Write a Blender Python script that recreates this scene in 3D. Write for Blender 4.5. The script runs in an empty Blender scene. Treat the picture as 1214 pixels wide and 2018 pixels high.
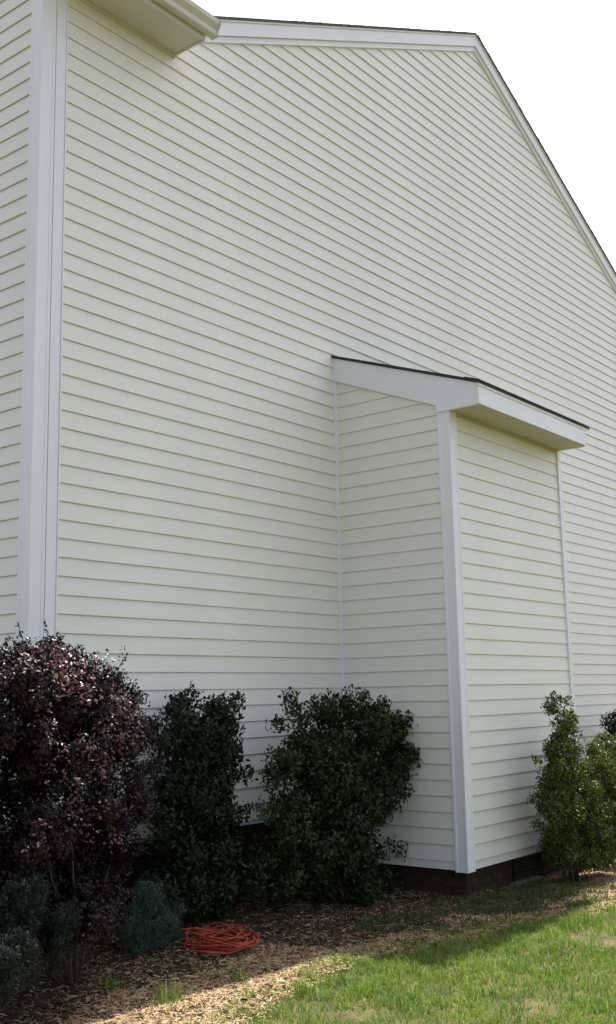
import bpy, math, random
import numpy as np
from mathutils import Vector, Matrix, noise

random.seed(7); RNG = np.random.default_rng(7)
scene = bpy.context.scene
COL = scene.collection
R = math.radians

# ------------------------------------------------------------------ camera
F_PX = 2125.5
CAM = Vector((-4.474, -5.7486, 1.6242))
yaw, pit, rol = 0.90514, 0.16713, -0.019743
cy, sy, cp, sp = math.cos(yaw), math.sin(yaw), math.cos(pit), math.sin(pit)
FW = Vector((sy * cp, cy * cp, sp)); R0 = Vector((cy, -sy, 0)); U0 = R0.cross(FW)
RT = R0 * math.cos(rol) + U0 * math.sin(rol); UP = -R0 * math.sin(rol) + U0 * math.cos(rol)
cd = bpy.data.cameras.new('camera'); cam = bpy.data.objects.new('camera', cd); COL.objects.link(cam)
M = Matrix((RT, UP, -FW)).transposed().to_4x4(); M.translation = CAM
cam.matrix_world = M
cd.sensor_fit = 'VERTICAL'; cd.sensor_height = 36; cd.lens = F_PX / 2018 * 36
cd.clip_start = 0.05; cd.clip_end = 3000
scene.camera = cam

# ------------------------------------------------------------------ light
SUN = Vector((0.47, 0.155, 1.0)).normalized()
elev = math.asin(SUN.z); azi = math.atan2(SUN.x, SUN.y)
w = bpy.data.worlds.new('World'); scene.world = w; w.use_nodes = True
nt = w.node_tree; bg = nt.nodes['Background']
sky = nt.nodes.new('ShaderNodeTexSky'); sky.sky_type = 'NISHITA'; sky.sun_disc = False
sky.sun_elevation = elev; sky.sun_rotation = azi; sky.air_density = 1.0; sky.dust_density = 4.0; sky.ozone_density = 1.0
hs = nt.nodes.new('ShaderNodeHueSaturation'); hs.inputs['Saturation'].default_value = 0.50
nt.links.new(sky.outputs[0], hs.inputs['Color']); nt.links.new(hs.outputs[0], bg.inputs[0])
bg.inputs[1].default_value = 0.11
sd = bpy.data.lights.new('sun', 'SUN'); sd.energy = 5.0; sd.angle = R(0.5); sd.color = (1, 0.95, 0.86)
so = bpy.data.objects.new('sun', sd); COL.objects.link(so); so.rotation_euler = SUN.to_track_quat('Z', 'Y').to_euler()
so.location = (8, 3, 20)
scene.view_settings.view_transform = 'Standard'; scene.view_settings.look = 'None'
scene.view_settings.gamma = 1; scene.view_settings.use_curve_mapping = False
scene.view_settings.exposure = 1.42

# ------------------------------------------------------------------ helpers
def ray(px, py):
    return (FW * F_PX + RT * (px - 607) - UP * (py - 1009)).normalized()
def at(px, py, axis, val):            # point on the plane axis = val seen at a photo pixel
    d = ray(px, py); t = (val - CAM[axis]) / d[axis]; return CAM + d * t

def tag(o, label=None, cat=None, group=None, kind=None):
    if label: o['label'] = label
    if cat: o['category'] = cat
    if group: o['group'] = group
    if kind: o['kind'] = kind
    return o
def empty(name, loc=(0, 0, 0), parent=None):
    o = bpy.data.objects.new(name, None); o.location = loc; COL.objects.link(o); o.parent = parent
    o.empty_display_size = 0.2
    return o
def link(name, me, mat, parent=None, loc=(0, 0, 0)):
    o = bpy.data.objects.new(name, me); COL.objects.link(o); o.parent = parent; o.location = loc
    if mat is not None and not me.materials: me.materials.append(mat)
    return o
class MB:
    def __init__(s): s.v = []; s.f = []
    def add(s, vs, fs):
        b = len(s.v); s.v += [tuple(x) for x in vs]; s.f += [tuple(i + b for i in f) for f in fs]; return s
    def box(s, x0, y0, z0, x1, y1, z1):
        vs = [(x0,y0,z0),(x1,y0,z0),(x1,y1,z0),(x0,y1,z0),(x0,y0,z1),(x1,y0,z1),(x1,y1,z1),(x0,y1,z1)]
        return s.add(vs, [(0,3,2,1),(4,5,6,7),(0,1,5,4),(1,2,6,5),(2,3,7,6),(3,0,4,7)])
    def prism(s, poly, vec):          # extrude closed polygon along vec
        n = len(poly); vs = [Vector(p) for p in poly] + [Vector(p) + Vector(vec) for p in poly]
        fs = [tuple(range(n)), tuple(range(2 * n - 1, n - 1, -1))] + [(i, i + n, (i + 1) % n + n, (i + 1) % n) for i in range(n)]
        return s.add(vs, fs)
    def tube(s, pts, rad, k=6):
        pts = [Vector(p) for p in pts]; n = len(pts)
        if not hasattr(rad, '__len__'): rad = [rad] * n
        vs = []
        for i, p in enumerate(pts):
            t = (pts[min(i + 1, n - 1)] - pts[max(i - 1, 0)]).normalized()
            a = t.cross(Vector((0.31, 0.2, 0.93))); a = a.normalized() if a.length > 1e-3 else Vector((1, 0, 0)); b = t.cross(a)
            for j in range(k):
                an = 2 * math.pi * j / k; vs.append(p + (a * math.cos(an) + b * math.sin(an)) * rad[i])
        fs = [(i*k+j, i*k+(j+1)%k, (i+1)*k+(j+1)%k, (i+1)*k+j) for i in range(n-1) for j in range(k)]
        fs += [tuple(range(k-1, -1, -1)), tuple((n-1)*k+j for j in range(k))]
        return s.add(vs, fs)
    def mesh(s, name):
        me = bpy.data.meshes.new(name); me.from_pydata(s.v, [], s.f)
        import bmesh
        bm = bmesh.new(); bm.from_mesh(me); bmesh.ops.recalc_face_normals(bm, faces=bm.faces); bm.to_mesh(me); bm.free()
        return me
    def build(s, name, mat, parent=None, bevel=0, smooth=False):
        o = link(name, s.mesh(name), mat, parent)
        if smooth: o.data.shade_smooth()
        if bevel:
            m = o.modifiers.new('bevel', 'BEVEL'); m.width = bevel; m.segments = 2; m.limit_method = 'ANGLE'
        return o

def material(name, base, rough=0.6, var=None, scale=5.0, detail=4, bump=0.0, bscale=60, spec=0.5, island=None, trans=0.0, coat=0, stretch=None):
    m = bpy.data.materials.new(name); m.use_nodes = True; n = m.node_tree.nodes; l = m.node_tree.links
    b = n['Principled BSDF']; b.inputs['Roughness'].default_value = rough
    b.inputs['Specular IOR Level'].default_value = spec
    col = None
    tc = n.new('ShaderNodeTexCoord'); vec = tc.outputs['Object']
    if stretch:
        mp = n.new('ShaderNodeMapping'); mp.inputs['Scale'].default_value = stretch; l.new(vec, mp.inputs[0]); vec = mp.outputs[0]
    if var:
        nz = n.new('ShaderNodeTexNoise'); nz.inputs['Scale'].default_value = scale; nz.inputs['Detail'].default_value = detail
        l.new(vec, nz.inputs['Vector'])
        r = n.new('ShaderNodeValToRGB'); r.color_ramp.elements[0].position = 0.32; r.color_ramp.elements[1].position = 0.68
        r.color_ramp.elements[0].color = (*base, 1); r.color_ramp.elements[1].color = (*var, 1)
        l.new(nz.outputs[0], r.inputs[0]); col = r.outputs[0]
    if island:
        g = n.new('ShaderNodeNewGeometry'); r2 = n.new('ShaderNodeValToRGB'); r2.color_ramp.interpolation = 'LINEAR'
        els = r2.color_ramp.elements; els[0].color = (*island[0], 1); els[1].color = (*island[-1], 1)
        for i, c in enumerate(island[1:-1]):
            e = els.new((i + 1) / (len(island) - 1)); e.color = (*c, 1)
        l.new(g.outputs['Random Per Island'], r2.inputs[0])
        if col:
            mx = n.new('ShaderNodeMix'); mx.data_type = 'RGBA'; mx.inputs[0].default_value = 0.5
            l.new(col, mx.inputs[6]); l.new(r2.outputs[0], mx.inputs[7]); col = mx.outputs[2]
        else: col = r2.outputs[0]
    if col: l.new(col, b.inputs['Base Color'])
    else: b.inputs['Base Color'].default_value = (*base, 1)
    if bump:
        nb = n.new('ShaderNodeTexNoise'); nb.inputs['Scale'].default_value = bscale; nb.inputs['Detail'].default_value = 5
        l.new(vec, nb.inputs['Vector']); bp = n.new('ShaderNodeBump'); bp.inputs['Strength'].default_value = bump
        bp.inputs['Distance'].default_value = 0.01
        l.new(nb.outputs[0], bp.inputs['Height']); l.new(bp.outputs[0], b.inputs['Normal'])
    if trans:
        tr = n.new('ShaderNodeBsdfTranslucent'); ms = n.new('ShaderNodeMixShader'); ms.inputs[0].default_value = trans
        if col: l.new(col, tr.inputs[0])
        else: tr.inputs[0].default_value = (*base, 1)
        l.new(b.outputs[0], ms.inputs[1]); l.new(tr.outputs[0], ms.inputs[2]); l.new(ms.outputs[0], n['Material Output'].inputs[0])
    return m

M_SIDING = material('vinyl_siding', (0.745, 0.735, 0.685), 0.42, var=(0.79, 0.78, 0.735), scale=1.9, bump=0.12, bscale=9, stretch=(1, 1, 3), spec=0.4)
M_TRIM = material('white_trim', (0.77, 0.77, 0.82), 0.4, var=(0.81, 0.81, 0.855), scale=2.0, bump=0.05, bscale=20)
M_EAVE = material('cream_eave_metal', (0.60, 0.59, 0.53), 0.45, var=(0.65, 0.64, 0.58), scale=3, bump=0.05, bscale=20)
M_SOFFIT = material('bounce_tinted_soffit', (0.47, 0.45, 0.31), 0.5, var=(0.53, 0.51, 0.37), scale=3, bump=0.05, bscale=20)  # yellow-green cast of bounced light put into the colour
M_CORE = material('sheathing', (0.35, 0.33, 0.28), 0.9)
M_SHINGLE = material('asphalt_shingle', (0.035, 0.034, 0.033), 0.9, var=(0.07, 0.066, 0.062), scale=25, bump=0.6, bscale=200, spec=0.2)
M_SHINGLEG = material('weathered_grey_shingle', (0.13, 0.13, 0.13), 0.9, var=(0.20, 0.20, 0.195), scale=25, bump=0.6, bscale=200, spec=0.2)
M_BRICK = material('dark_brick', (0.028, 0.019, 0.015), 0.9, var=(0.05, 0.032, 0.025), scale=9, bump=0.5, bscale=80, spec=0.15)
M_MORTAR = material('mortar', (0.035, 0.032, 0.029), 0.95, var=(0.055, 0.05, 0.044), scale=12, bump=0.4, bscale=90, spec=0.1)
M_VENT = material('black_vent_metal', (0.006, 0.006, 0.006), 0.5)
M_STONE = material('grey_sill_stone', (0.09, 0.09, 0.09), 0.85, var=(0.14, 0.14, 0.135), scale=20, bump=0.3, bscale=90)
M_MULCH = material('shade_dark_mulch_soil', (0.02, 0.014, 0.010), 0.95, var=(0.05, 0.034, 0.022), scale=7, detail=8, bump=1.0, bscale=55, spec=0.1)  # near-black, with the shade over the bed put into the colour
M_SOIL = material('lawn_soil', (0.03, 0.035, 0.012), 0.95, var=(0.11, 0.09, 0.045), scale=4, detail=8, bump=0.8, bscale=40, spec=0.1)
M_STRAW = material('straw', (0.3, 0.2, 0.1), 0.85, spec=0.1, island=[(0.13, 0.085, 0.05), (0.28, 0.19, 0.11), (0.42, 0.30, 0.175), (0.52, 0.39, 0.25), (0.22, 0.145, 0.085)])  # pale pieces, laid mostly where sun falls so the colour carries the sunlight
M_BARKBITS = material('bark_bits', (0.06, 0.04, 0.03), 0.9, spec=0.1, island=[(0.015, 0.010, 0.007), (0.035, 0.022, 0.015), (0.06, 0.042, 0.026), (0.025, 0.016, 0.011), (0.012, 0.01, 0.008)])  # dark litter, the shade of the bed put into its colour as well
M_GRASS = material('grass_blades', (0.07, 0.14, 0.015), 0.6, spec=0.25, trans=0.35, var=(0.20, 0.28, 0.035), scale=2.6, detail=5, island=[(0.025, 0.075, 0.008), (0.10, 0.20, 0.018), (0.24, 0.34, 0.05), (0.05, 0.12, 0.014), (0.40, 0.38, 0.18), (0.10, 0.20, 0.018), (0.03, 0.09, 0.01)])
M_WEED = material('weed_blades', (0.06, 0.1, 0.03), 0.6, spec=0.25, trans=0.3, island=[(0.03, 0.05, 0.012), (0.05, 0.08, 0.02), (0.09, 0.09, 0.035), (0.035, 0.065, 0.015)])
M_PURPLE = material('shade_dark_purple_leaf', (0.05, 0.015, 0.02), 0.48, spec=0.35, trans=0.2, island=[(0.005, 0.003, 0.004), (0.010, 0.004, 0.006), (0.014, 0.005, 0.008), (0.007, 0.004, 0.005), (0.035, 0.011, 0.016), (0.007, 0.003, 0.005)])  # darkened leaf copy, shade low in the shrub put into the colour
M_PURPLELIT = material('lit_purple_leaf', (0.2, 0.06, 0.07), 0.42, spec=0.5, trans=0.25, island=[(0.05, 0.016, 0.022), (0.13, 0.05, 0.06), (0.25, 0.14, 0.14), (0.07, 0.02, 0.03), (0.15, 0.05, 0.06)])  # pinker, paler leaf copy, light on the shrub's top put into the colour
M_HOLLYD = material('dark_green_leaf', (0.02, 0.04, 0.015), 0.5, spec=0.25, trans=0.12, island=[(0.004, 0.010, 0.004), (0.007, 0.016, 0.005), (0.013, 0.024, 0.007), (0.005, 0.012, 0.005)])
M_HOLLY = material('green_leaf', (0.03, 0.06, 0.02), 0.5, spec=0.25, trans=0.15, island=[(0.007, 0.017, 0.005), (0.014, 0.030, 0.007), (0.026, 0.048, 0.009), (0.010, 0.022, 0.006)])
M_HOLLYL = material('yellow_green_leaf', (0.06, 0.09, 0.02), 0.42, spec=0.4, trans=0.25, island=[(0.022, 0.04, 0.006), (0.06, 0.085, 0.013), (0.12, 0.14, 0.024), (0.035, 0.055, 0.01)])
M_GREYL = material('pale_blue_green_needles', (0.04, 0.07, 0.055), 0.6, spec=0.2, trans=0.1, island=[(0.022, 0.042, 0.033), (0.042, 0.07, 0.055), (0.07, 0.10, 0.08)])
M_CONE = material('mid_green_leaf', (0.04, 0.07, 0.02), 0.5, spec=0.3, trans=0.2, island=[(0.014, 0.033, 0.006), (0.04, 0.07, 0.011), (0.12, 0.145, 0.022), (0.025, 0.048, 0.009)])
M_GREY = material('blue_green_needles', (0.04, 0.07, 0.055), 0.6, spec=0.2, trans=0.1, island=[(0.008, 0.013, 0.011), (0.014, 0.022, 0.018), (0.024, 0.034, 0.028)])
M_BARK = material('bark', (0.035, 0.026, 0.018), 0.9, var=(0.06, 0.045, 0.03), scale=30, bump=0.5, bscale=90)
M_RED = material('red_rubber', (0.22, 0.022, 0.010), 0.7, var=(0.34, 0.06, 0.03), scale=14, spec=0.3)

# ------------------------------------------------------------------ terrain
def smooth(a, b, x):
    t = min(1, max(0, (x - a) / (b - a))); return t * t * (3 - 2 * t)
def ground_z(x, y):
    z = 0.16 * smooth(-1.15, -0.15, y) * smooth(3.0, 1.6, x)
    z -= 0.03 * smooth(3.6, 4.4, x)
    z += 0.018 * noise.noise(Vector((x * 1.7, y * 1.7, 0.3))) + 0.007 * noise.noise(Vector((x * 6, y * 6, 2)))
    return z
def lawn_edge(x):                      # y below which the lawn grows
    pts = [(-60, -2.6), (-4, -2.3), (-1.2, -2.0), (-0.2, -1.78), (0.35, -1.62), (1.1, -1.52), (1.5, -1.62), (2.6, -1.85), (3.2, -2.1), (4.5, -2.2), (7, -2.1), (60, -2.1)]
    for (a, ya), (b, yb) in zip(pts, pts[1:]):
        if x <= b: return ya + (yb - ya) * (x - a) / (b - a) + 0.07 * noise.noise(Vector((x * 4, 5, 0)))
    return -2.1
def sheet(name, xs, ys, zfun, mat):
    v = [(x, y, zfun(x, y)) for y in ys for x in xs]; n = len(xs)
    f = [(j*n+i, j*n+i+1, (j+1)*n+i+1, (j+1)*n+i) for j in range(len(ys)-1) for i in range(n-1)]
    me = bpy.data.meshes.new(name); me.from_pydata(v, [], f); me.shade_smooth()
    o = link(name, me, mat); o['kind'] = 'structure'; return o
def axis_vals(lo, hi, step, far):
    a = list(np.arange(lo, hi + 1e-6, step)); return [-far, -far * .3, -40, -20] + a + [20, 40, far * .3, far]
far = 900
def gz(x, y):
    return ground_z(x, y) if abs(x) < 15 and abs(y) < 15 else 0.0
sheet('ground', axis_vals(-8, 13, 0.12, far), axis_vals(-8, 1.4, 0.1, far), lambda x, y: gz(x, y) - (0.0), M_SOIL)
# planting bed of mulch, a few millimetres above the soil
xs = list(np.arange(-7, 12.01, 0.1)); v = []; f = []
NB = 26
for x in xs:
    e = lawn_edge(x) + 0.05
    for j in range(NB):
        y = e + (1.2 - e) * j / (NB - 1); v.append((x, y, gz(x, y) + (0.006 if 0 < j else -0.004) + 0.004 * random.random()))
for i in range(len(xs) - 1):
    for j in range(NB - 1): f.append((i*NB+j, (i+1)*NB+j, (i+1)*NB+j+1, i*NB+j+1))
me = bpy.data.meshes.new('mulch_bed'); me.from_pydata(v, [], f); me.shade_smooth()
tag(link('mulch_bed', me, M_MULCH), kind='structure')

# ------------------------------------------------------------------ house
E_ = 0.127; Z0 = 1.80                    # siding exposure, level of one butt line
XL, XR = -0.10, 11.3                     # ends of the gable wall
XB, XD, DEP = 3.283, 5.40, 1.192         # bump-out
APX, APZ, SL = 6.25, 9.30, 0.474         # gable peak where the trim meets the siding
house = tag(empty('house', (5.5, 4, 0)), 'large cream vinyl sided house with a tall gable and a small boxed bump-out', 'house')
house.location = (0, 0, 0)

PROF = [(0.0, 0.010), (0.008, 0.005), (0.0108, 0.0), (0.0128, 0.0), (0.0138, 0.004), (0.0130, 0.013), (0.0045, 0.122), (0.0035, 0.137)]
def panel(parent, origin, u, n, lim, z, cache=None, key=None, ztop=None, seg=1):
    """one siding course; lim(z) gives its two ends along u"""
    if cache is not None and key in cache: me = cache[key]
    else:
        vs = []; ks = []
        for (d, dz) in PROF:
            zz = z + dz
            if ztop is not None: zz = min(zz, ztop)
            a, b = lim(zz)
            if b < a: a = b = (a + b) / 2
            for k in range(seg + 1):
                s = a + (b - a) * k / seg
                wv = 0.0012 * noise.noise(Vector((s * 0.9, z * 7, d * 20))) + 0.0008 * noise.noise(Vector((s * 3.1, z * 5, 4)))
                p = Vector(origin) + Vector(u) * s + Vector(n) * (d + (wv + 0.0006 if d > 0.002 and k not in (0, seg) else 0)); vs.append((p.x, p.y, zz - z + 0.0015 * noise.noise(Vector((s * 0.7, z * 3, 1)))))
        m_ = seg + 1; fs = [(i*m_+k, i*m_+k+1, (i+1)*m_+k+1, (i+1)*m_+k) for i in range(len(PROF)-1) for k in range(seg)]
        me = bpy.data.meshes.new('siding_panel'); me.from_pydata(vs, [], fs)
        import bmesh
        bm = bmesh.new(); bm.from_mesh(me); bmesh.ops.recalc_face_normals(bm, faces=bm.faces)
        c = sum((f_.normal.dot(Vector(n)) for f_ in bm.faces)); 
        if c < 0: bmesh.ops.reverse_faces(bm, faces=bm.faces)
        bm.to_mesh(me); bm.free()
        me.materials.append(M_SIDING)
        if cache is not None: cache[key] = me
    o = bpy.data.objects.new('siding_panel', me); COL.objects.link(o); o.parent = parent
    o.location = (0, 0, z)
    return o

def rake_z(x): return APZ - SL * abs(x - APX)
EAVE_Z = 6.75
# --- main gable wall
BOT = Z0 - 9 * E_
core = MB(); core.prism([(XL + 0.02, 0.004, BOT + 0.01), (XR - 0.02, 0.004, BOT + 0.01), (XR - 0.02, 0.004, rake_z(XR)), (APX, 0.004, APZ + 0.02), (1.1, 0.004, rake_z(1.1)), (XL + 0.02, 0.004, rake_z(1.1))], (0, 0.12, 0))
main_wall = core.build('gable_wall', M_CORE, house)
def lim_main(z):
    a = XL + 0.205; b = XR - 0.1
    if z > rake_z(1.2) - 0.03:
        h = (APZ + 0.02 - z) / SL; a = max(a if z < EAVE_Z + .1 else 1.15, APX - h); b = min(b, APX + h)
    return a, b
k = -9
while Z0 + k * E_ < APZ - 0.02:
    panel(main_wall, (0, 0, 0), (1, 0, 0), (0, -1, 0), lim_main, Z0 + k * E_, ztop=APZ + 0.01, seg=40); k += 1
# --- left return wall
YR = 8.0
def left_top(y): return EAVE_Z + 0.05 + SL * min(y + 0.33, YR + 0.33 - y)
core = MB(); core.prism([(XL + 0.004, 0.13, BOT + 0.01), (XL + 0.004, YR, BOT + 0.01), (XL + 0.004, YR, left_top(YR)), (XL + 0.004, YR / 2, left_top(YR / 2)), (XL + 0.004, 0.13, left_top(0.13))], (0.12, 0, 0))
left_wall = core.build('side_wall', M_CORE, house)
def lim_left(z):
    a, b = 0.105, YR
    if z > left_top(a): a = (z - EAVE_Z - 0.05) / SL - 0.33; b = YR - a
    return a, b
k = -9; cache = {}
while Z0 + k * E_ < left_top(YR / 2) - 0.05:
    z = Z0 + k * E_
    panel(left_wall, (XL, 0, 0), (0, 1, 0), (-1, 0, 0), lim_left, z, cache, 'full' if z < 6.5 else k, ztop=left_top(YR / 2) if z > 6.5 else None); k += 1
# rest of the shell, never seen from the lawn
MB().box(XR - 0.13, 0.13, BOT, XR - 0.01, YR, rake_z(XR)).build('side_wall', M_CORE, house)
MB().box(XL + 0.02, YR, BOT, XR - 0.01, YR + 0.12, EAVE_Z).build('back_wall', M_CORE, house)
# --- corner trim: fluted post at the corner and flat strip beside it
def post(x0, y0, sx, sy, w, z0, z1, name='corner_post', parent=None, t=0.024):
    """L-shaped post; arris at (x0,y0); legs run sx*w along x and sy*w along y; faces proud of the walls"""
    a = t
    poly = [(0, 0), (w * .16, 0), (w * .2, .004), (w * .78, .004), (w * .82, 0), (w, 0), (w, a), (a, a), (a, w), (0, w), (0, w * .82), (.004, w * .78), (.004, w * .2), (0, w * .16)]
    return MB().prism([(x0 + sx * p, y0 + sy * q, z0) for p, q in poly], (0, 0, z1 - z0)).build(name, M_TRIM, parent or house, bevel=0.0015)
post(XL - 0.024, -0.024, 1, 1, 0.125, BOT - 0.02, EAVE_Z - 0.002)
MB().box(XL + 0.105, -0.027, BOT - 0.02, XL + 0.118, 0.003, EAVE_Z - 0.003).box(XL + 0.1195, -0.020, BOT - 0.02, XL + 0.196, 0.003, EAVE_Z - 0.003).box(XL + 0.1975, -0.026, BOT - 0.02, XL + 0.21, 0.003, EAVE_Z - 0.003).build('trim_strip', M_TRIM, house, bevel=0.002)
post(XR + 0.024, -0.024, -1, 1, 0.125, BOT - 0.02, rake_z(XR))
# --- starter strip at the base of the wall
MB().box(XL + 0.1, -0.010, BOT - 0.022, XB - 0.002, 0.003, BOT + 0.004).box(XD + 0.002, -0.010, BOT - 0.022, XR - 0.1, 0.003, BOT + 0.004).build('starter_strip', M_TRIM, house)

# --- eave of the left wing: soffit, fascia, gutter
XE = 1.20; OV = 0.33
MB().box(XL - 0.05, -OV, EAVE_Z, XE, -0.001, EAVE_Z + 0.012).build('soffit', M_EAVE, house)
for i in range(9):
    x = XL + 0.02 + i * 0.145
MB().box(XL - 0.05, -0.022, EAVE_Z - 0.03, XE - 0.004, 0.0, EAVE_Z - 0.0015).build('soffit_trim', M_EAVE, house)
MB().box(XL - 0.05, -OV - 0.022, EAVE_Z - 0.012, XE + 0.002, -OV - 0.001, EAVE_Z + 0.17).build('fascia', M_EAVE, house)
MB().prism([(XE + 0.003, -OV - 0.02, EAVE_Z - 0.01), (XE + 0.003, -0.004, EAVE_Z - 0.01), (XE + 0.003, -0.004, EAVE_Z + 0.28), (XE + 0.003, -OV - 0.02, EAVE_Z + 0.16)], (-0.02, 0, 0)).build('eave_end', M_EAVE, house)
gut = [(-OV - 0.024, 0.15), (-OV - 0.024, 0.035), (-OV - 0.034, 0.028), (-OV - 0.085, 0.028), (-OV - 0.092, 0.036), (-OV - 0.094, 0.075), (-OV - 0.125, 0.115), (-OV - 0.130, 0.15), (-OV - 0.118, 0.15), (-OV - 0.114, 0.118), (-OV - 0.084, 0.08), (-OV - 0.082, 0.04), (-OV - 0.032, 0.04), (-OV - 0.03, 0.15)]
gutter = MB().prism([(XL - 0.08, y, EAVE_Z + z) for y, z in gut], (XE + 0.06 - (XL - 0.08), 0, 0)).build('gutter', M_EAVE, house)
MB().prism([(XE + 0.061, y, EAVE_Z + z) for y, z in [(-OV - 0.024, 0.158), (-OV - 0.024, 0.022), (-OV - 0.09, 0.022), (-OV - 0.10, 0.036), (-OV - 0.102, 0.073), (-OV - 0.133, 0.112), (-OV - 0.138, 0.158)]], (0.008, 0, 0)).build('end_cap', M_EAVE, gutter)

# --- rakes of the gable: board, thin frieze strip, shingle edge
for sgn, xe in ((-1, 1.22), (1, XR + 0.35)):
    def seg(z0, z1, y0, y1, name, mat, x_in=APX):
        P = lambda x, dz: (x, y0, rake_z(x) + dz)
        gap = 0.0
        return MB().prism([P(x_in, z0), P(xe, z0), P(xe, z1), P(x_in, z1)], (0, y1 - y0, 0)).build(name, mat, house)
    seg(-0.035, 0.022, -0.030, -0.002, 'frieze_strip', M_TRIM)
    seg(0.0235, 0.150, -0.052, 0.006, 'rake_board', M_TRIM)
    seg(0.1515, 0.168, -0.062, 0.004, 'drip_edge', M_TRIM)
def shingle_edge(base, along, up, length, step, depth_v, seed):
    rg = random.Random(seed); mb = MB(); A = Vector(along); U = Vector(up); D = Vector(depth_v); s = 0.0
    while s < length - step * .5:
        l_ = step * rg.uniform(.85, 1.1); p = Vector(base) + A * s - D.normalized() * rg.uniform(0.001, 0.009); e = min(length, s + l_ - 0.004)
        q = Vector(base) + A * e - D.normalized() * 0.003; h = rg.uniform(0.004, 0.007)
        mb.prism([p, q, q + U * 0.003, p + U * h], D); s += l_
    return mb
def roof_slab(poly, vec, name='roof'):
    return MB().prism(poly, vec).build(name, M_SHINGLEG, house)
for sgn, xe in ((-1, 1.22), (1, XR + 0.37)):
    P = lambda x, dz: (x, -0.072, rake_z(x) + dz)
    roof_slab([P(APX, 0.1695), P(xe, 0.1695), P(xe, 0.186), P(APX, 0.186)], (0, YR + 0.4, 0))
for sgn in (-1, 1):
    L_ = 5.0 * math.hypot(1, SL); a = Vector((sgn, 0, -SL)).normalized()
    tag(shingle_edge((APX + sgn * 0.03, -0.075, rake_z(APX + 0.03) + 0.1865), a, (0, 0, 1), L_, 0.14, (0, 0.3, 0), 5 + sgn).build('shingle_edge', M_SHINGLEG, house), kind='stuff')
# --- left wing roof
zr = lambda y: EAVE_Z + 0.165 + SL * (y + OV + 0.06)
ym = YR / 2
roof_slab([(XL - 0.10, -OV - 0.06, zr(-OV - 0.06)), (XL - 0.10, ym, zr(ym)), (XL - 0.10, ym, zr(ym) + 0.03), (XL - 0.10, -OV - 0.06, zr(-OV - 0.06) + 0.03)], (XE + 0.03 - XL + 0.10, 0, 0))
roof_slab([(XL - 0.10, YR + OV, zr(-OV)), (XL - 0.10, ym, zr(ym)), (XL - 0.10, ym, zr(ym) + 0.03), (XL - 0.10, YR + OV, zr(-OV) + 0.03)], (XE + 3.5 - XL, 0, 0))
yy = 3.9
MB().prism([(XL - 0.06, y, zr(y) + d) for y, d in [(-OV - 0.02, -0.17), (ym, -0.17), (ym, -0.002), (-OV - 0.02, -0.002)]], (0.03, 0, 0)).build('rake_board', M_TRIM, house)
# the slab between the eave and the gable roof behind it
roof_slab([(XE + 0.035, 0.12, zr(0.12)), (XE + 0.035, ym, zr(ym)), (XE + 0.035, ym, zr(ym) + 0.03), (XE + 0.035, 0.12, zr(0.12) + 0.03)], (3.6, 0, 0))

# --- bump-out
BB = 0.276                                # first full butt of the bump-out
BT = 3.976                                # its soffit level
bump = MB().box(XB + 0.004, -DEP + 0.004, 0.22, XD - 0.004, -0.02, BT + 0.2).build('bump_out', M_CORE, house)
def side_top(y): return 4.475 + 0.40 * y  # underside of the side board (y negative)
def lim_side(z):
    a, b = -DEP + 0.10, -0.034
    if z > side_top(a) + 0.13: a = min(b - 0.01, (z - 0.13 - 4.475) / 0.40)
    return a, b
c1, c2, c3 = {}, {}, {}
n_ = 0; z = BB
while z < side_top(-0.1):
    panel(bump, (XB, 0, 0), (0, 1, 0), (-1, 0, 0), lim_side, z, c1, 'f' if z + .14 < side_top(-DEP) else n_, ztop=None if z + .14 < side_top(-DEP) else 4.58)
    if z < BT:
        panel(bump, (0, -DEP, 0), (1, 0, 0), (0, -1, 0), lambda q: (XB + 0.10, XD - 0.05), z, c2, 'f' if z + .14 < BT else n_, ztop=None if z + .14 < BT else BT)
        panel(bump, (XD, 0, 0), (0, 1, 0), (1, 0, 0), lambda q: (-DEP + 0.05, -0.034), z, c3, 'f' if z + .14 < BT else n_, ztop=None if z + .14 < BT else BT)
    n_ += 1; z = BB + n_ * E_
# partial starter course
MB().box(XB - 0.006, -DEP + 0.1, 0.212, XB + 0.003, -0.03, BB + 0.006).box(XB + 0.1, -DEP - 0.006, 0.212, XD - 0.05, -DEP + 0.003, BB + 0.006).box(XD - 0.003, -DEP + 0.05, 0.212, XD + 0.006, -0.03, BB + 0.006).build('starter_strip', M_SIDING, bump)
post(XB - 0.024, -DEP - 0.024, 1, 1, 0.118, 0.200, BT + 0.07, parent=bump)
MB().box(XD - 0.062, -DEP - 0.026, 0.200, XD + 0.014, -DEP + 0.0, BT - 0.002).box(XD, -DEP + 0.001, 0.200, XD + 0.024, -DEP + 0.06, BT - 0.002).build('corner_post', M_TRIM, bump, bevel=0.003)
# inside corner channels where it meets the wall
MB().box(XB - 0.030, -0.034, 0.212, XB - 0.0185, 0.0, 4.60).box(XB - 0.0183, -0.034, 0.212, XB + 0.002, -0.022, 4.50).build('corner_channel', M_TRIM, bump, bevel=0.002)
MB().box(XD + 0.0185, -0.034, 0.212, XD + 0.030, 0.0, 4.60).build('corner_channel', M_TRIM, bump, bevel=0.002)
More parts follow.
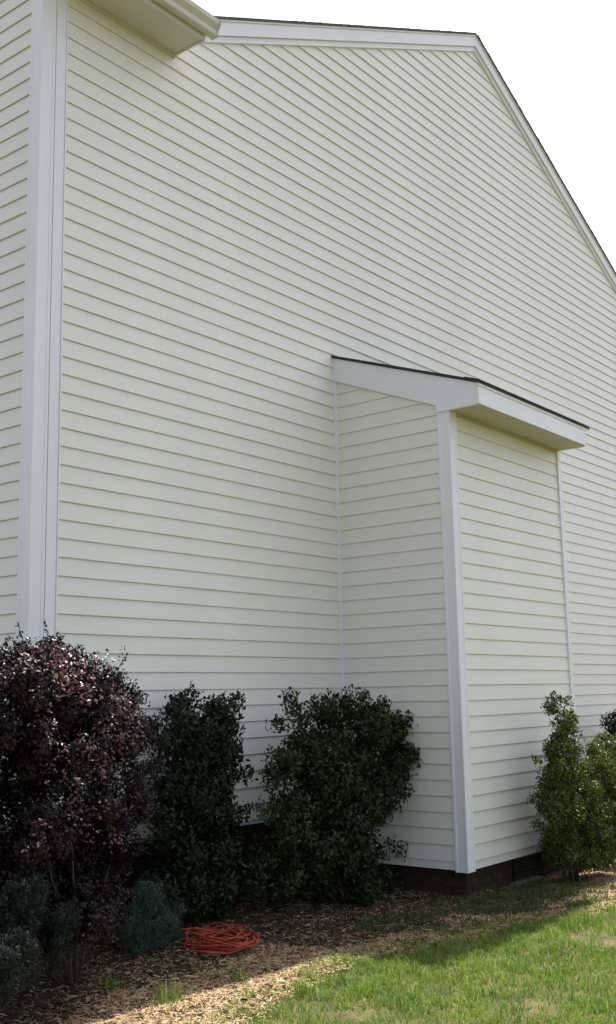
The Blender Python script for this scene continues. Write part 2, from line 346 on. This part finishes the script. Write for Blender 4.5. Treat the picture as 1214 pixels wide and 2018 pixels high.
# roof of the bump-out: side boards, soffit, fascia, drip edge, shingles
YF = -DEP - 0.30
top = lambda y: 4.690 + 0.354 * y
broof = MB().prism([(XB - 0.048, y, top(y) + d) for y, d in [(YF - 0.035, 0.004), (0.0, 0.004), (0.0, 0.026), (YF - 0.035, 0.026)]], (XD - XB + 0.096, 0, 0)).build('bump_out_roof', M_SHINGLE, house)
tag(shingle_edge((XB - 0.05, YF - 0.036, top(YF - 0.036) + 0.0265), (1, 0, 0), (0, 0, 1), XD - XB + 0.10, 0.16, (0, 0.14, 0.0496), 11).build('shingle_edge', M_SHINGLE, broof), kind='stuff')
for x0, x1 in ((XB - 0.034, XB - 0.0005), (XD - 0.029, XD + 0.004)):
    MB().prism([(x0, -0.001, 4.475), (x0, -DEP + 0.10, side_top(-DEP + 0.10)), (x0, -DEP + 0.088, BT - 0.002), (x0, -DEP - 0.0255, BT - 0.002), (x0, YF, BT), (x0, YF, top(YF)), (x0, -0.001, top(-0.001))], (x1 - x0, 0, 0)).build('side_board', M_TRIM, broof)
MB().box(XB - 0.0003, YF + 0.001, BT, XD - 0.0305, -DEP - 0.001, BT + 0.012).build('soffit', M_SOFFIT, broof)
MB().box(XB - 0.034, YF - 0.02, BT + 0.004, XD - 0.03, YF - 0.001, top(YF) - 0.001).build('fascia', M_TRIM, broof)
MB().box(XB - 0.036, YF - 0.028, top(YF) - 0.028, XD + 0.036, YF - 0.0205, top(YF) + 0.001).build('drip_edge', M_TRIM, broof)
MB().box(XB + 0.1, -DEP - 0.02, BT - 0.028, XD - 0.06, -DEP + 0.0, BT - 0.001).build('soffit_trim', M_SOFFIT, broof)

# --- foundations
fnd = MB().box(XL + 0.04, 0.03, -0.5, XB + 0.03, 0.13, BOT - 0.004).box(XD - 0.03, 0.03, -0.5, XR - 0.04, 0.13, BOT - 0.004).box(XL + 0.04, 0.131, -0.5, XL + 0.15, YR, BOT - 0.004).box(XR - 0.15, 0.131, -0.5, XR - 0.04, YR, BOT - 0.004).build('foundation', M_MORTAR, house)
BL, BH, J = 0.203, 0.062, 0.011
bricks = MB(); rr = random.Random(3)
def brick_row(mb, p0, u, n, length, z, off, depth=0.012):
    s = -off
    while s < length:
        a = max(0, s); b = min(length, s + BL - J)
        if b - a > 0.02:
            d = depth + rr.uniform(-.003, .003)
            A = Vector(p0) + Vector(u) * a; B = Vector(p0) + Vector(u) * b; N = Vector(n) * d; I = Vector(n) * -0.02
            mb.prism([A + I, B + I, B + N, A + N], (0, 0, BH)) if False else mb.prism([Vector((q.x, q.y, z)) for q in (A + I, B + I, B + N, A + N)], (0, 0, BH))
        s += BL
z = -0.02; r_ = 0
while z + BH < BOT:
    brick_row(bricks, (XL + 0.04, 0.03, 0), (1, 0, 0), (0, -1, 0), XB - XL - 0.01, z, (r_ % 2) * BL / 2)
    brick_row(bricks, (XD - 0.03, 0.03, 0), (1, 0, 0), (0, -1, 0), 4.0, z, (r_ % 2) * BL / 2)
    brick_row(bricks, (XL + 0.04, 0.04, 0), (0, 1, 0), (-1, 0, 0), 2.0, z, (r_ % 2) * BL / 2)
    z += BH + J; r_ += 1
tag(bricks.build('brickwork', M_BRICK, fnd), kind='stuff')
bf = MB().box(XB + 0.06, -DEP + 0.06, -0.5, XD - 0.06, 0.02, 0.219).build('bump_out_foundation', M_MORTAR, house)
VX0, VX1 = 4.12, 4.52
brick_me = {}
def brick(p, u, n, a, b, z):
    w_ = round(b - a, 3); key = (w_, tuple(u))
    if key not in brick_me:
        U = Vector(u); N = Vector(n)
        q = [N * -0.02, U * w_ + N * -0.02, U * w_ + N * 0.012, N * 0.012]
        me_ = MB().prism(q, (0, 0, BH)).mesh('brick'); me_.materials.append(M_BRICK); brick_me[key] = me_
    o = link('brick', brick_me[key], None, bf, Vector(p) + Vector(u) * a + Vector(n) * rr.uniform(-.003, .003) + Vector((0, 0, z)))
for r_ in range(4):
    z = -0.075 + r_ * (BH + J)
    for p0, u, n, L in (((XB + 0.06, -DEP + 0.06, 0), (1, 0, 0), (0, -1, 0), XD - XB - 0.12), ((XB + 0.06, -DEP + 0.061, 0), (0, 1, 0), (-1, 0, 0), DEP - 0.04)):
        s = -(r_ % 2) * BL / 2
        while s < L:
            a = max(0, s); b = min(L, s + BL - J); s += BL
            if u[0] and r_ >= 1:
                va, vb = VX0 - (XB + 0.06), VX1 - (XB + 0.06)
                if a < vb and b > va:
                    for a2, b2 in ((a, min(b, va - J)), (max(a, vb + J), b)):
                        if b2 - a2 > 0.02: brick(p0, u, n, a2, b2, z)
                    continue
            if b - a > 0.02: brick(p0, u, n, a, b, z)
vent = MB().box(VX0, -DEP + 0.045, 0.012, VX1, -DEP + 0.058, 0.205)
vent.box(VX0, -DEP + 0.030, 0.190, VX1, -DEP + 0.0445, 0.205).box(VX0, -DEP + 0.030, 0.012, VX0 + 0.015, -DEP + 0.0445, 0.189).box(VX1 - 0.015, -DEP + 0.030, 0.012, VX1, -DEP + 0.0445, 0.189)
vent_o = vent.build('foundation_vent', M_VENT, bf)
lv = MB()
for i in range(5): lv.box(VX0 + 0.016, -DEP + 0.034, 0.03 + i * 0.031, VX1 - 0.016, -DEP + 0.0445, 0.042 + i * 0.031)
lv.build('louvre', M_VENT, vent_o)
MB().prism([(VX0 - 0.03, -DEP + 0.05, -0.035), (VX0 - 0.03, -DEP - 0.03, -0.035), (VX0 - 0.03, -DEP - 0.03, 0.0), (VX0 - 0.03, -DEP + 0.05, 0.011)], (VX1 - VX0 + 0.06, 0, 0)).build('vent_sill', M_STONE, bf)

# ------------------------------------------------------------------ leaves
def soup(name, V, Fc, mat, parent=None, loc=(0, 0, 0)):
    """V (n,3) float, Fc (m,k) int -> mesh"""
    me = bpy.data.meshes.new(name); n, k = Fc.shape
    me.vertices.add(len(V)); me.vertices.foreach_set('co', V.astype(np.float32).ravel())
    me.loops.add(n * k); me.loops.foreach_set('vertex_index', Fc.astype(np.int32).ravel())
    me.polygons.add(n); me.polygons.foreach_set('loop_start', np.arange(0, n * k, k, dtype=np.int32))
    me.update(calc_edges=True)
    return link(name, me, mat, parent, loc)
def leaf_mesh(P, D, N, L, W, fold=0.25):
    """leaves at P with direction D, normal N; folded diamond of 4 triangles"""
    D = D / np.linalg.norm(D, axis=1, keepdims=True)
    S = np.cross(D, N); S /= np.linalg.norm(S, axis=1, keepdims=True) + 1e-9; N = np.cross(S, D)
    L = L[:, None]; W = W[:, None]
    base = P; tip = P + D * L - N * L * 0.12; mid = P + D * L * 0.5 + N * L * 0.03
    a = mid + S * W * 0.5 + N * W * fold; b = mid - S * W * 0.5 + N * W * fold
    V = np.stack([base, a, tip, b, mid], 1).reshape(-1, 3)
    i = np.arange(len(P))[:, None] * 5
    F_ = np.concatenate([i + np.array([[0, 1, 4]]), i + np.array([[1, 2, 4]]), i + np.array([[2, 3, 4]]), i + np.array([[3, 0, 4]])], 0)
    return V, F_
def unit(n):
    v = RNG.normal(size=(n, 3)); return v / np.linalg.norm(v, axis=1, keepdims=True)
def shrub(name, label, cat, plane_y, base_px, clumps, n, leaf, mat, depth=0.25, group=None, sprigs=0, stems=True, aspect=0.5, upright=0.4, solid=0.45, bark=M_BARK):
    """clumps: (px, py, r_px) in the photograph, taken to world points on the plane y = plane_y"""
    bx = at(base_px[0], base_px[1], 1, plane_y)
    bz = ground_z(bx.x, plane_y)
    root = Vector((bx.x, plane_y, bz))
    t = tag(empty(name, root), label, cat, group)
    cs = []
    for c in clumps:
        px, py, r = c[:3]; dy = c[3] if len(c) > 3 else None
        p = at(px, py, 1, plane_y); d = (p - CAM).dot(FW); rad = r * d / F_PX
        o = RNG.uniform(-depth, depth) * (0.35 if r > 60 else 1) if dy is None else dy
        p = p + Vector((FW.x, FW.y, 0)).normalized() * o
        cs.append((np.array(p - root), rad))
    vol = np.array([r ** 2 for _, r in cs]); cnt = (n * 2.1 * vol / vol.sum()).astype(int) + 8
    Ps, Ns = [], []
    for (c, r), m in zip(cs, cnt):
        # sub-twigs: leaves gather round small knots so that gaps stay between them
        kn = max(4, int(m / 22)); ku = unit(kn); kp = c + ku * (r * RNG.uniform(solid, 1.0, size=(kn, 1)) ** 0.6) * np.array([1, 1, 1.0])
        idx = RNG.integers(0, kn, m); u = unit(m)
        p = kp[idx] + u * RNG.uniform(0, 1, size=(m, 1)) ** 0.5 * (leaf * 1.7)
        Ps.append(p); Ns.append(u * 0.55 + ku[idx] * 0.8 + np.array([0, 0, 0.25]))
    P = np.concatenate(Ps); N = np.concatenate(Ns); N /= np.linalg.norm(N, axis=1, keepdims=True)
    D = np.cross(N, unit(len(P))) + N * 0.35 + np.array([0, 0, upright])
    ok = P[:, 2] > 0.01; P, D, N = P[ok], D[ok], N[ok]
    L = leaf * RNG.uniform(0.6, 1.25, len(P)); V, F_ = leaf_mesh(P, D, N, L, L * aspect)
    sp_ = MB()
    if sprigs:
        SV, SF, nb = [V], [F_], len(V)
        for i in range(sprigs):
            c, r = cs[RNG.integers(0, len(cs))]; u = unit(1)[0]; u[2] = abs(u[2]) + 0.5; u /= np.linalg.norm(u)
            a = c + u * r * 0.85; ln = RNG.uniform(0.06, 0.15); dr = u + unit(1)[0] * 0.45; dr /= np.linalg.norm(dr); b = a + dr * ln
            sp_.tube([a, (a + b) / 2 + np.array([0, 0, .004]), b], [0.0022, 0.0016, 0.001], 3)
            m = int(ln / leaf * 4) + 3; tt = RNG.uniform(0.1, 1, size=(m, 1)); pp = a + (b - a) * tt
            nn = unit(m); dd = nn + dr * 0.7; ll = leaf * RNG.uniform(0.5, 1, m)
            v2, f2 = leaf_mesh(pp, dd, np.cross(dd, unit(m)), ll, ll * aspect); SV.append(v2); SF.append(f2 + nb); nb += len(v2)
        V = np.concatenate(SV); F_ = np.concatenate(SF)
    tag(soup('foliage', V, F_, mat, t), kind='stuff')
    if stems:
        for c, r in [q for q in cs if q[0][2] > 0.15][::max(1, len(cs) // 9)]:
            c = c * 0.62
            st = MB(); a = Vector((RNG.uniform(-.04, .04), RNG.uniform(-.04, .04), -0.05)); c = Vector(c)
            m1 = a.lerp(c, 0.4) + Vector((RNG.uniform(-.03, .03), RNG.uniform(-.03, .03), 0.05)); 
            st.tube([a, m1, a.lerp(c, 0.75) + Vector((0, 0, 0.03)), c], [0.013, 0.010, 0.007, 0.003], 6); st.build('stem', bark, t, smooth=True)
    if sp_.v: tag(sp_.build('twigs', bark, t), kind='stuff')
    return t

def fill(outline, n, r0, r1, seed):
    """scatter clump circles inside a photo-space polygon"""
    rg = random.Random(seed); xs = [p[0] for p in outline]; ys = [p[1] for p in outline]; out = []
    def inside(x, y):
        c = False; m = len(outline); j = m - 1
        for i in range(m):
            (xi, yi), (xj, yj) = outline[i], outline[j]
            if (yi > y) != (yj > y) and x < (xj - xi) * (y - yi) / (yj - yi) + xi: c = not c
            j = i
        return c
    tries = 0
    while len(out) < n and tries < 20000:
        tries += 1; x = rg.uniform(min(xs), max(xs)); y = rg.uniform(min(ys), max(ys)); r = rg.uniform(r0, r1)
        if all(inside(x + r * .8 * math.cos(a), y + r * .8 * math.sin(a)) for a in (0, 1.05, 2.1, 3.14, 4.2, 5.25)): out.append((x, y, r))
    return out

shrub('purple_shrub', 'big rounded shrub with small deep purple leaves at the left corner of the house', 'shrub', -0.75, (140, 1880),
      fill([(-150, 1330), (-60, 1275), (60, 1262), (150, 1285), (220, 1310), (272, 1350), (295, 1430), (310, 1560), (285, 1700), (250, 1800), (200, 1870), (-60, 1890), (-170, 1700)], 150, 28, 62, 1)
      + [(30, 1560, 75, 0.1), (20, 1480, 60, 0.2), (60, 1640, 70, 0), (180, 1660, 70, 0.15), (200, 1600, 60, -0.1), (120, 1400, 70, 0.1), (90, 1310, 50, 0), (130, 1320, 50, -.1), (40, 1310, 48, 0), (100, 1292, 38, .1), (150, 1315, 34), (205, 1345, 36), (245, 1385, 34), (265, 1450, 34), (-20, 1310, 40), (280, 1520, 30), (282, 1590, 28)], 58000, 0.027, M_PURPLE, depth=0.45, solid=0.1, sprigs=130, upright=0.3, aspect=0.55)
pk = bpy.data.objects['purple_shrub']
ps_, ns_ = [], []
for i in range(95):  # paler leaves over the top and right, painting the light that falls there
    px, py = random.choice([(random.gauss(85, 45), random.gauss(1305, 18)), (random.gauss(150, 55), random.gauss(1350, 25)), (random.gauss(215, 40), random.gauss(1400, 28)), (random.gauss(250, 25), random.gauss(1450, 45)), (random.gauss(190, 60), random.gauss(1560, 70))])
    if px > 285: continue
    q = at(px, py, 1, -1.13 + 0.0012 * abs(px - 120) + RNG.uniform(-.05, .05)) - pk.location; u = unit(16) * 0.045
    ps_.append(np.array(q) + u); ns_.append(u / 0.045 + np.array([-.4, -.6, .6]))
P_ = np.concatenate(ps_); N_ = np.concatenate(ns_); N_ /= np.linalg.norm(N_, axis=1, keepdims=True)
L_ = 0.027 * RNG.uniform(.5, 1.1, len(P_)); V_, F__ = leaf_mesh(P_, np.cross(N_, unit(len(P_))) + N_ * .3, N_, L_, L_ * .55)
tag(soup('lit_top_leaves', V_, F__, M_PURPLELIT, pk), kind='stuff')
shrub('holly_shrub', 'dark green upright shrub with a flat top beside the purple shrub', 'shrub', -0.36, (385, 1800),
      fill([(305, 1400), (340, 1375), (385, 1360), (420, 1385), (470, 1372), (475, 1450), (482, 1560), (474, 1640), (465, 1720), (455, 1795), (310, 1800), (290, 1660), (290, 1480)], 60, 18, 36, 2)
      + [(450, 1740, 36, .1), (300, 1760, 36, .1), (380, 1480, 60, 0.05), (400, 1600, 60, 0.0), (420, 1420, 34, 0), (350, 1560, 45, 0), (430, 1520, 40, 0), (460, 1388, 13), (380, 1372, 13), (340, 1388, 12), (478, 1600, 10), (480, 1530, 10)], 15000, 0.040, M_HOLLYD, depth=0.25, upright=0.5)
shrub('holly_shrub', 'wide loose green shrub with ragged branches before the inner corner of the bump-out', 'shrub', -0.62, (685, 1790),
      fill([(632, 1375), (690, 1362), (735, 1385), (780, 1395), (815, 1405), (800, 1450), (822, 1480), (815, 1560), (775, 1590), (760, 1640), (755, 1740), (720, 1795), (600, 1795), (545, 1740), (530, 1610), (535, 1500), (590, 1450), (620, 1430)], 80, 18, 38, 3)
      + [(515, 1700, 36, .15), (500, 1745, 34, .1), (560, 1740, 40, 0), (765, 1745, 22, .1), (640, 1700, 60, .0), (650, 1560, 70, 0), (575, 1390, 18), (595, 1405, 16), (560, 1420, 12), (605, 1440, 18), (545, 1432, 8), (808, 1420, 16), (825, 1468, 10), (808, 1640, 13), (780, 1668, 10), (800, 1680, 8), (790, 1440, 24), (785, 1500, 26), (790, 1545, 22), (550, 1540, 24), (548, 1600, 24), (560, 1650, 26), (565, 1500, 22), (580, 1470, 20), (750, 1600, 28), (640, 1400, 26), (700, 1395, 28), (525, 1590, 12), (535, 1520, 14), (790, 1600, 14), (560, 1480, 20)],
      19000, 0.042, M_HOLLY, depth=0.28, upright=0.4)
shrub('conical_shrub', 'narrow pointed green shrub with sunlit tip before the front of the bump-out', 'shrub', -1.55, (1130, 1735),
      fill([(1070, 1385), (1098, 1368), (1130, 1395), (1145, 1450), (1160, 1520), (1190, 1580), (1205, 1650), (1195, 1705), (1140, 1722), (1085, 1712), (1058, 1650), (1062, 1570), (1060, 1500), (1095, 1460), (1085, 1420)], 90, 13, 30, 4)
      + [(1088, 1375, 9), (1080, 1392, 8), (1110, 1385, 10), (1056, 1582, 8), (1052, 1500, 7), (1125, 1415, 12), (1095, 1400, 16), (1105, 1430, 18), (1110, 1460, 18), (1085, 1520, 20), (1080, 1560, 20), (1165, 1600, 24), (1178, 1650, 26), (1190, 1600, 22), (1160, 1530, 24), (1195, 1680, 20), (1150, 1690, 26), (1100, 1695, 20)], 19000, 0.030, M_CONE, depth=0.22, solid=0.15, upright=0.6)
shrub('leafy_shrub', 'bright yellow green shrub at the right edge behind the pointed shrub', 'shrub', -1.45, (1225, 1700),
      fill([(1150, 1470), (1175, 1450), (1225, 1440), (1300, 1450), (1330, 1560), (1300, 1680), (1200, 1690), (1170, 1600), (1150, 1530)], 34, 14, 30, 5)
      + [(1160, 1480, 16), (1170, 1520, 18), (1185, 1500, 20), (1195, 1470, 18), (1200, 1540, 22)], 12000, 0.034, M_HOLLYL, depth=0.2, upright=0.5)
shrub('holly_shrub', 'dark green shrub close to the wall at the far right', 'shrub', -0.5, (1230, 1620),
      fill([(1172, 1415), (1200, 1405), (1260, 1405), (1290, 1480), (1290, 1600), (1200, 1600), (1175, 1540)], 26, 14, 26, 6), 6000, 0.036, M_HOLLYD, depth=0.2)
GL = 'low blue green plants in the bed'
shrub('groundcover_plant', 'round blue green low plant left of the red cord', 'plant', -0.62, (295, 1880),
      fill([(235, 1770), (270, 1738), (320, 1732), (350, 1760), (362, 1820), (350, 1870), (300, 1892), (240, 1880), (225, 1820)], 60, 11, 22, 8) + [(250, 1800, 22), (245, 1850, 20), (300, 1760, 24), (340, 1800, 20), (290, 1820, 50, 0)], 13000, 0.016, M_GREYL, depth=0.13, group=GL, stems=False, aspect=0.3, upright=0.8)
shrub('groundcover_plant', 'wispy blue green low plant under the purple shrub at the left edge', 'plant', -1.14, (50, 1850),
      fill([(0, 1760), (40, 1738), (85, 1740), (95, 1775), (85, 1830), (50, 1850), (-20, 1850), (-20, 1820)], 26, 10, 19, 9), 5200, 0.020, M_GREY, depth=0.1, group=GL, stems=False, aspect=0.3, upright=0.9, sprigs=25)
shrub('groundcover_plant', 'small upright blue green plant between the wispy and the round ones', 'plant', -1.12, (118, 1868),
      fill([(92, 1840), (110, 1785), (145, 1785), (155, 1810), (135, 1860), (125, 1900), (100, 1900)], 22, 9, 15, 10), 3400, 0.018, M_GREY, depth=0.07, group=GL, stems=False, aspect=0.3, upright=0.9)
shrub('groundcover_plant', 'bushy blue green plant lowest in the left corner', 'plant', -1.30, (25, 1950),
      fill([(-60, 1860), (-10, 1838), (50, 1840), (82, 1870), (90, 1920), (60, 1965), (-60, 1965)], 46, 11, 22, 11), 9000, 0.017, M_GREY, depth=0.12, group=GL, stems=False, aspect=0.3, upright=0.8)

# ------------------------------------------------------------------ red cord
cc = at(440, 1862, 2, 0.06); rc = random.Random(5)
cord = MB(); pts = []
nzv = lambda q, k: noise.noise(Vector((q, k, 1.7)))
for i in range(620):
    a = i * 0.2; q = i / 34
    rx = 0.17 + 0.16 * nzv(q * 1.1, 1); ry = 0.17 + 0.16 * nzv(q * 1.1, 4)
    ox = 0.09 * nzv(q * 0.7, 7); oy = 0.09 * nzv(q * 0.7, 10); tl = 0.9 * nzv(q * 0.5, 20)
    x = ox + rx * math.cos(a); y = oy + ry * math.sin(a)
    z = 0.008 + 0.065 * (0.5 + nzv(q * 0.9, 13)) + 0.06 * abs(nzv(a * 0.5, 30)) + 0.2 * abs(tl * math.sin(a + q)) * 0.2
    pts.append((x, y, max(0.008, z)))
g0 = ground_z(cc.x, cc.y)
end = [pts[0][:2] + (0,)] * 0 + [(-0.16 - 0.022 * i, 0.06 + 0.022 * i, 0.13 - 0.005 * i) for i in range(8)]
cord.tube(end[::-1] + [tuple(p) for p in pts], 0.0055, 5)
co = cord.build('garden_hose', M_RED, None, smooth=True); co.location = (cc.x, cc.y, g0); co.rotation_euler = (0, 0, -0.4)
tag(co, 'heap of thin red hose in loose loops on the mulch', 'hose')

# ------------------------------------------------------------------ ground litter and grass
def pts_in(n, x0, x1, y0, y1, test):
    out = []
    while len(out) < n:
        x = random.uniform(x0, x1); y = random.uniform(y0, y1)
        if test(x, y): out.append((x, y))
    return np.array(out)
gz_v = lambda A: np.array([gz(x, y) for x, y in A])
edge_c = {}
nz2 = lambda x, y, s: noise.noise(Vector((x * s, y * s, 9)))
def blades(name, A, h, wd, mat, lean=0.5, label=None, cat=None, hvar=0.5):
    n = len(A); cl = np.array([1.0 + 0.9 * nz2(x, y, 7) + 0.5 * nz2(x, y, 19) for x, y in A])[:, None].clip(0.4, 1.9); z = gz_v(A); P = np.column_stack([A, z - 0.004])
    th = RNG.uniform(0, 2 * np.pi, n); Dh = np.column_stack([np.cos(th), np.sin(th), np.zeros(n)])
    ps = RNG.uniform(0, 2 * np.pi, n); S = np.column_stack([np.cos(ps), np.sin(ps), np.zeros(n)]) * (wd * RNG.uniform(.6, 1.2, (n, 1)))
    H = (h * cl * RNG.uniform(1 - hvar, 1 + hvar, (n, 1))); ln = lean * RNG.uniform(0, 1.3, (n, 1))
    up = np.array([0, 0, 1.0])
    m = P + up * H * 0.55 + Dh * H * ln * 0.35; t = P + up * H * (1 - 0.25 * ln) + Dh * H * ln
    V = np.stack([P - S, P + S, m + S * .8, m - S * .8, t], 1).reshape(-1, 3)
    i = np.arange(n)[:, None] * 5
    F_ = np.concatenate([i + np.array([[0, 1, 2]]), i + np.array([[0, 2, 3]]), i + np.array([[3, 2, 4]])], 0)
    o = soup(name, V, F_, mat); tag(o, label, cat, None, 'stuff'); return o
nz2 = lambda x, y, s: noise.noise(Vector((x * s, y * s, 9)))
lawn = pts_in(165000, -2.2, 7.5, -5.2, -1.4, lambda x, y: y < lawn_edge(x) + 0.10 * random.random() and random.random() < 0.62 + 0.9 * nz2(x, y, 2.2) + 0.5 * nz2(x, y, 9) and random.random() < (1.0 if y > -4 else 0.5) * (1.0 if x < 4.5 else 0.6))
blades('lawn_grass', lawn, 0.042, 0.0024, M_GRASS, 0.9, 'short sunlit green grass of the lawn', 'grass')
wide = pts_in(60000, -8, 14, -11, -1.6, lambda x, y: y < lawn_edge(x) and not (-2.2 < x < 7.5 and y > -5.2))
blades('lawn_grass', wide, 0.07, 0.006, M_GRASS, 0.8, 'rougher green grass further out on the lawn', 'grass')
weeds = pts_in(26000, 0.6, 6.5, -2.5, -1.0, lambda x, y: y > lawn_edge(x) - .05 and not (XB < x < XD and y > -DEP) and random.random() < smooth(0.8, 2.2, x) * (0.35 + 1.0 * nz2(x, y, 1.6) + 0.35 * smooth(-1.4, -2.3, y)))
blades('sparse_grass', weeds, 0.05, 0.0026, M_WEED, 0.9, 'thin shaded grass creeping under the bump-out', 'grass')
# tufts at the lawn edge
tp = []
for px, py in [(215, 1955), (320, 1985), (345, 1975), (600, 1960), (1105, 1812), (1095, 1705), (1160, 1700), (1120, 1830), (310, 1965), (470, 1930)]:
    q = at(px, py, 2, 0.02)
    for i in range(34): tp.append((q.x + random.gauss(0, .03), q.y + random.gauss(0, .04)))
blades('weed_tufts', np.array(tp), 0.10, 0.003, M_GRASS, 0.7, 'small grass tufts poking through the dry straw', 'grass')
# straw and bark litter
def sticks(name, A, l0, l1, wd, mat, label):
    n = len(A); z = gz_v(A) + RNG.uniform(0.008, 0.024, n); P = np.column_stack([A, z])
    th = RNG.uniform(0, 2 * np.pi, n); D = np.column_stack([np.cos(th), np.sin(th), RNG.normal(0, .13, n)])
    L = RNG.uniform(l0, l1, (n, 1)); W_ = wd * RNG.uniform(.5, 1.4, (n, 1)); S = np.column_stack([-np.sin(th), np.cos(th), RNG.normal(0, .35, n)]) * W_
    B = np.column_stack([-np.sin(th), np.cos(th), np.zeros(n)]) * L * RNG.normal(0, .12, (n, 1)) + np.array([0, 0, .004])
    a, b = P - D * L / 2, P + D * L / 2; m = P + B
    V = np.stack([a - S, a + S, m + S, m - S, b + S, b - S], 1).reshape(-1, 3); i = np.arange(n)[:, None] * 6
    F_ = np.concatenate([i + np.array([[0, 1, 2, 3]]), i + np.array([[3, 2, 4, 5]])], 0)
    tag(soup(name, V, F_, mat), label, 'straw', None, 'stuff')
bedt = lambda x, y: y > lawn_edge(x) - 0.22 * random.random() and not (y > -0.02 and x > XL) and not (XB < x < XD and y > -DEP + 0.03)
def sunlit_strawt(x, y):  # straw thick in the sunlit strip, sparse in shade: sun painted by colour
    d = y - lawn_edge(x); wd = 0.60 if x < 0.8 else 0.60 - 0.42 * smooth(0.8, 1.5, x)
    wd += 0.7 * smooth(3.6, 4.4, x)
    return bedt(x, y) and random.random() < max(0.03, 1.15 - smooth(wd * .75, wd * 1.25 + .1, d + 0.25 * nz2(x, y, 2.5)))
bed = pts_in(95000, -2.5, 6.5, -2.7, 0.6, sunlit_strawt)
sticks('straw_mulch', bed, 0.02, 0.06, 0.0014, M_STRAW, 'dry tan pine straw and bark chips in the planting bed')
chips = pts_in(16000, -2.5, 6.5, -2.7, 0.6, bedt)
sticks('bark_litter', chips, 0.012, 0.045, 0.007, M_BARKBITS, 'small dry leaf and bark bits scattered over the bed')
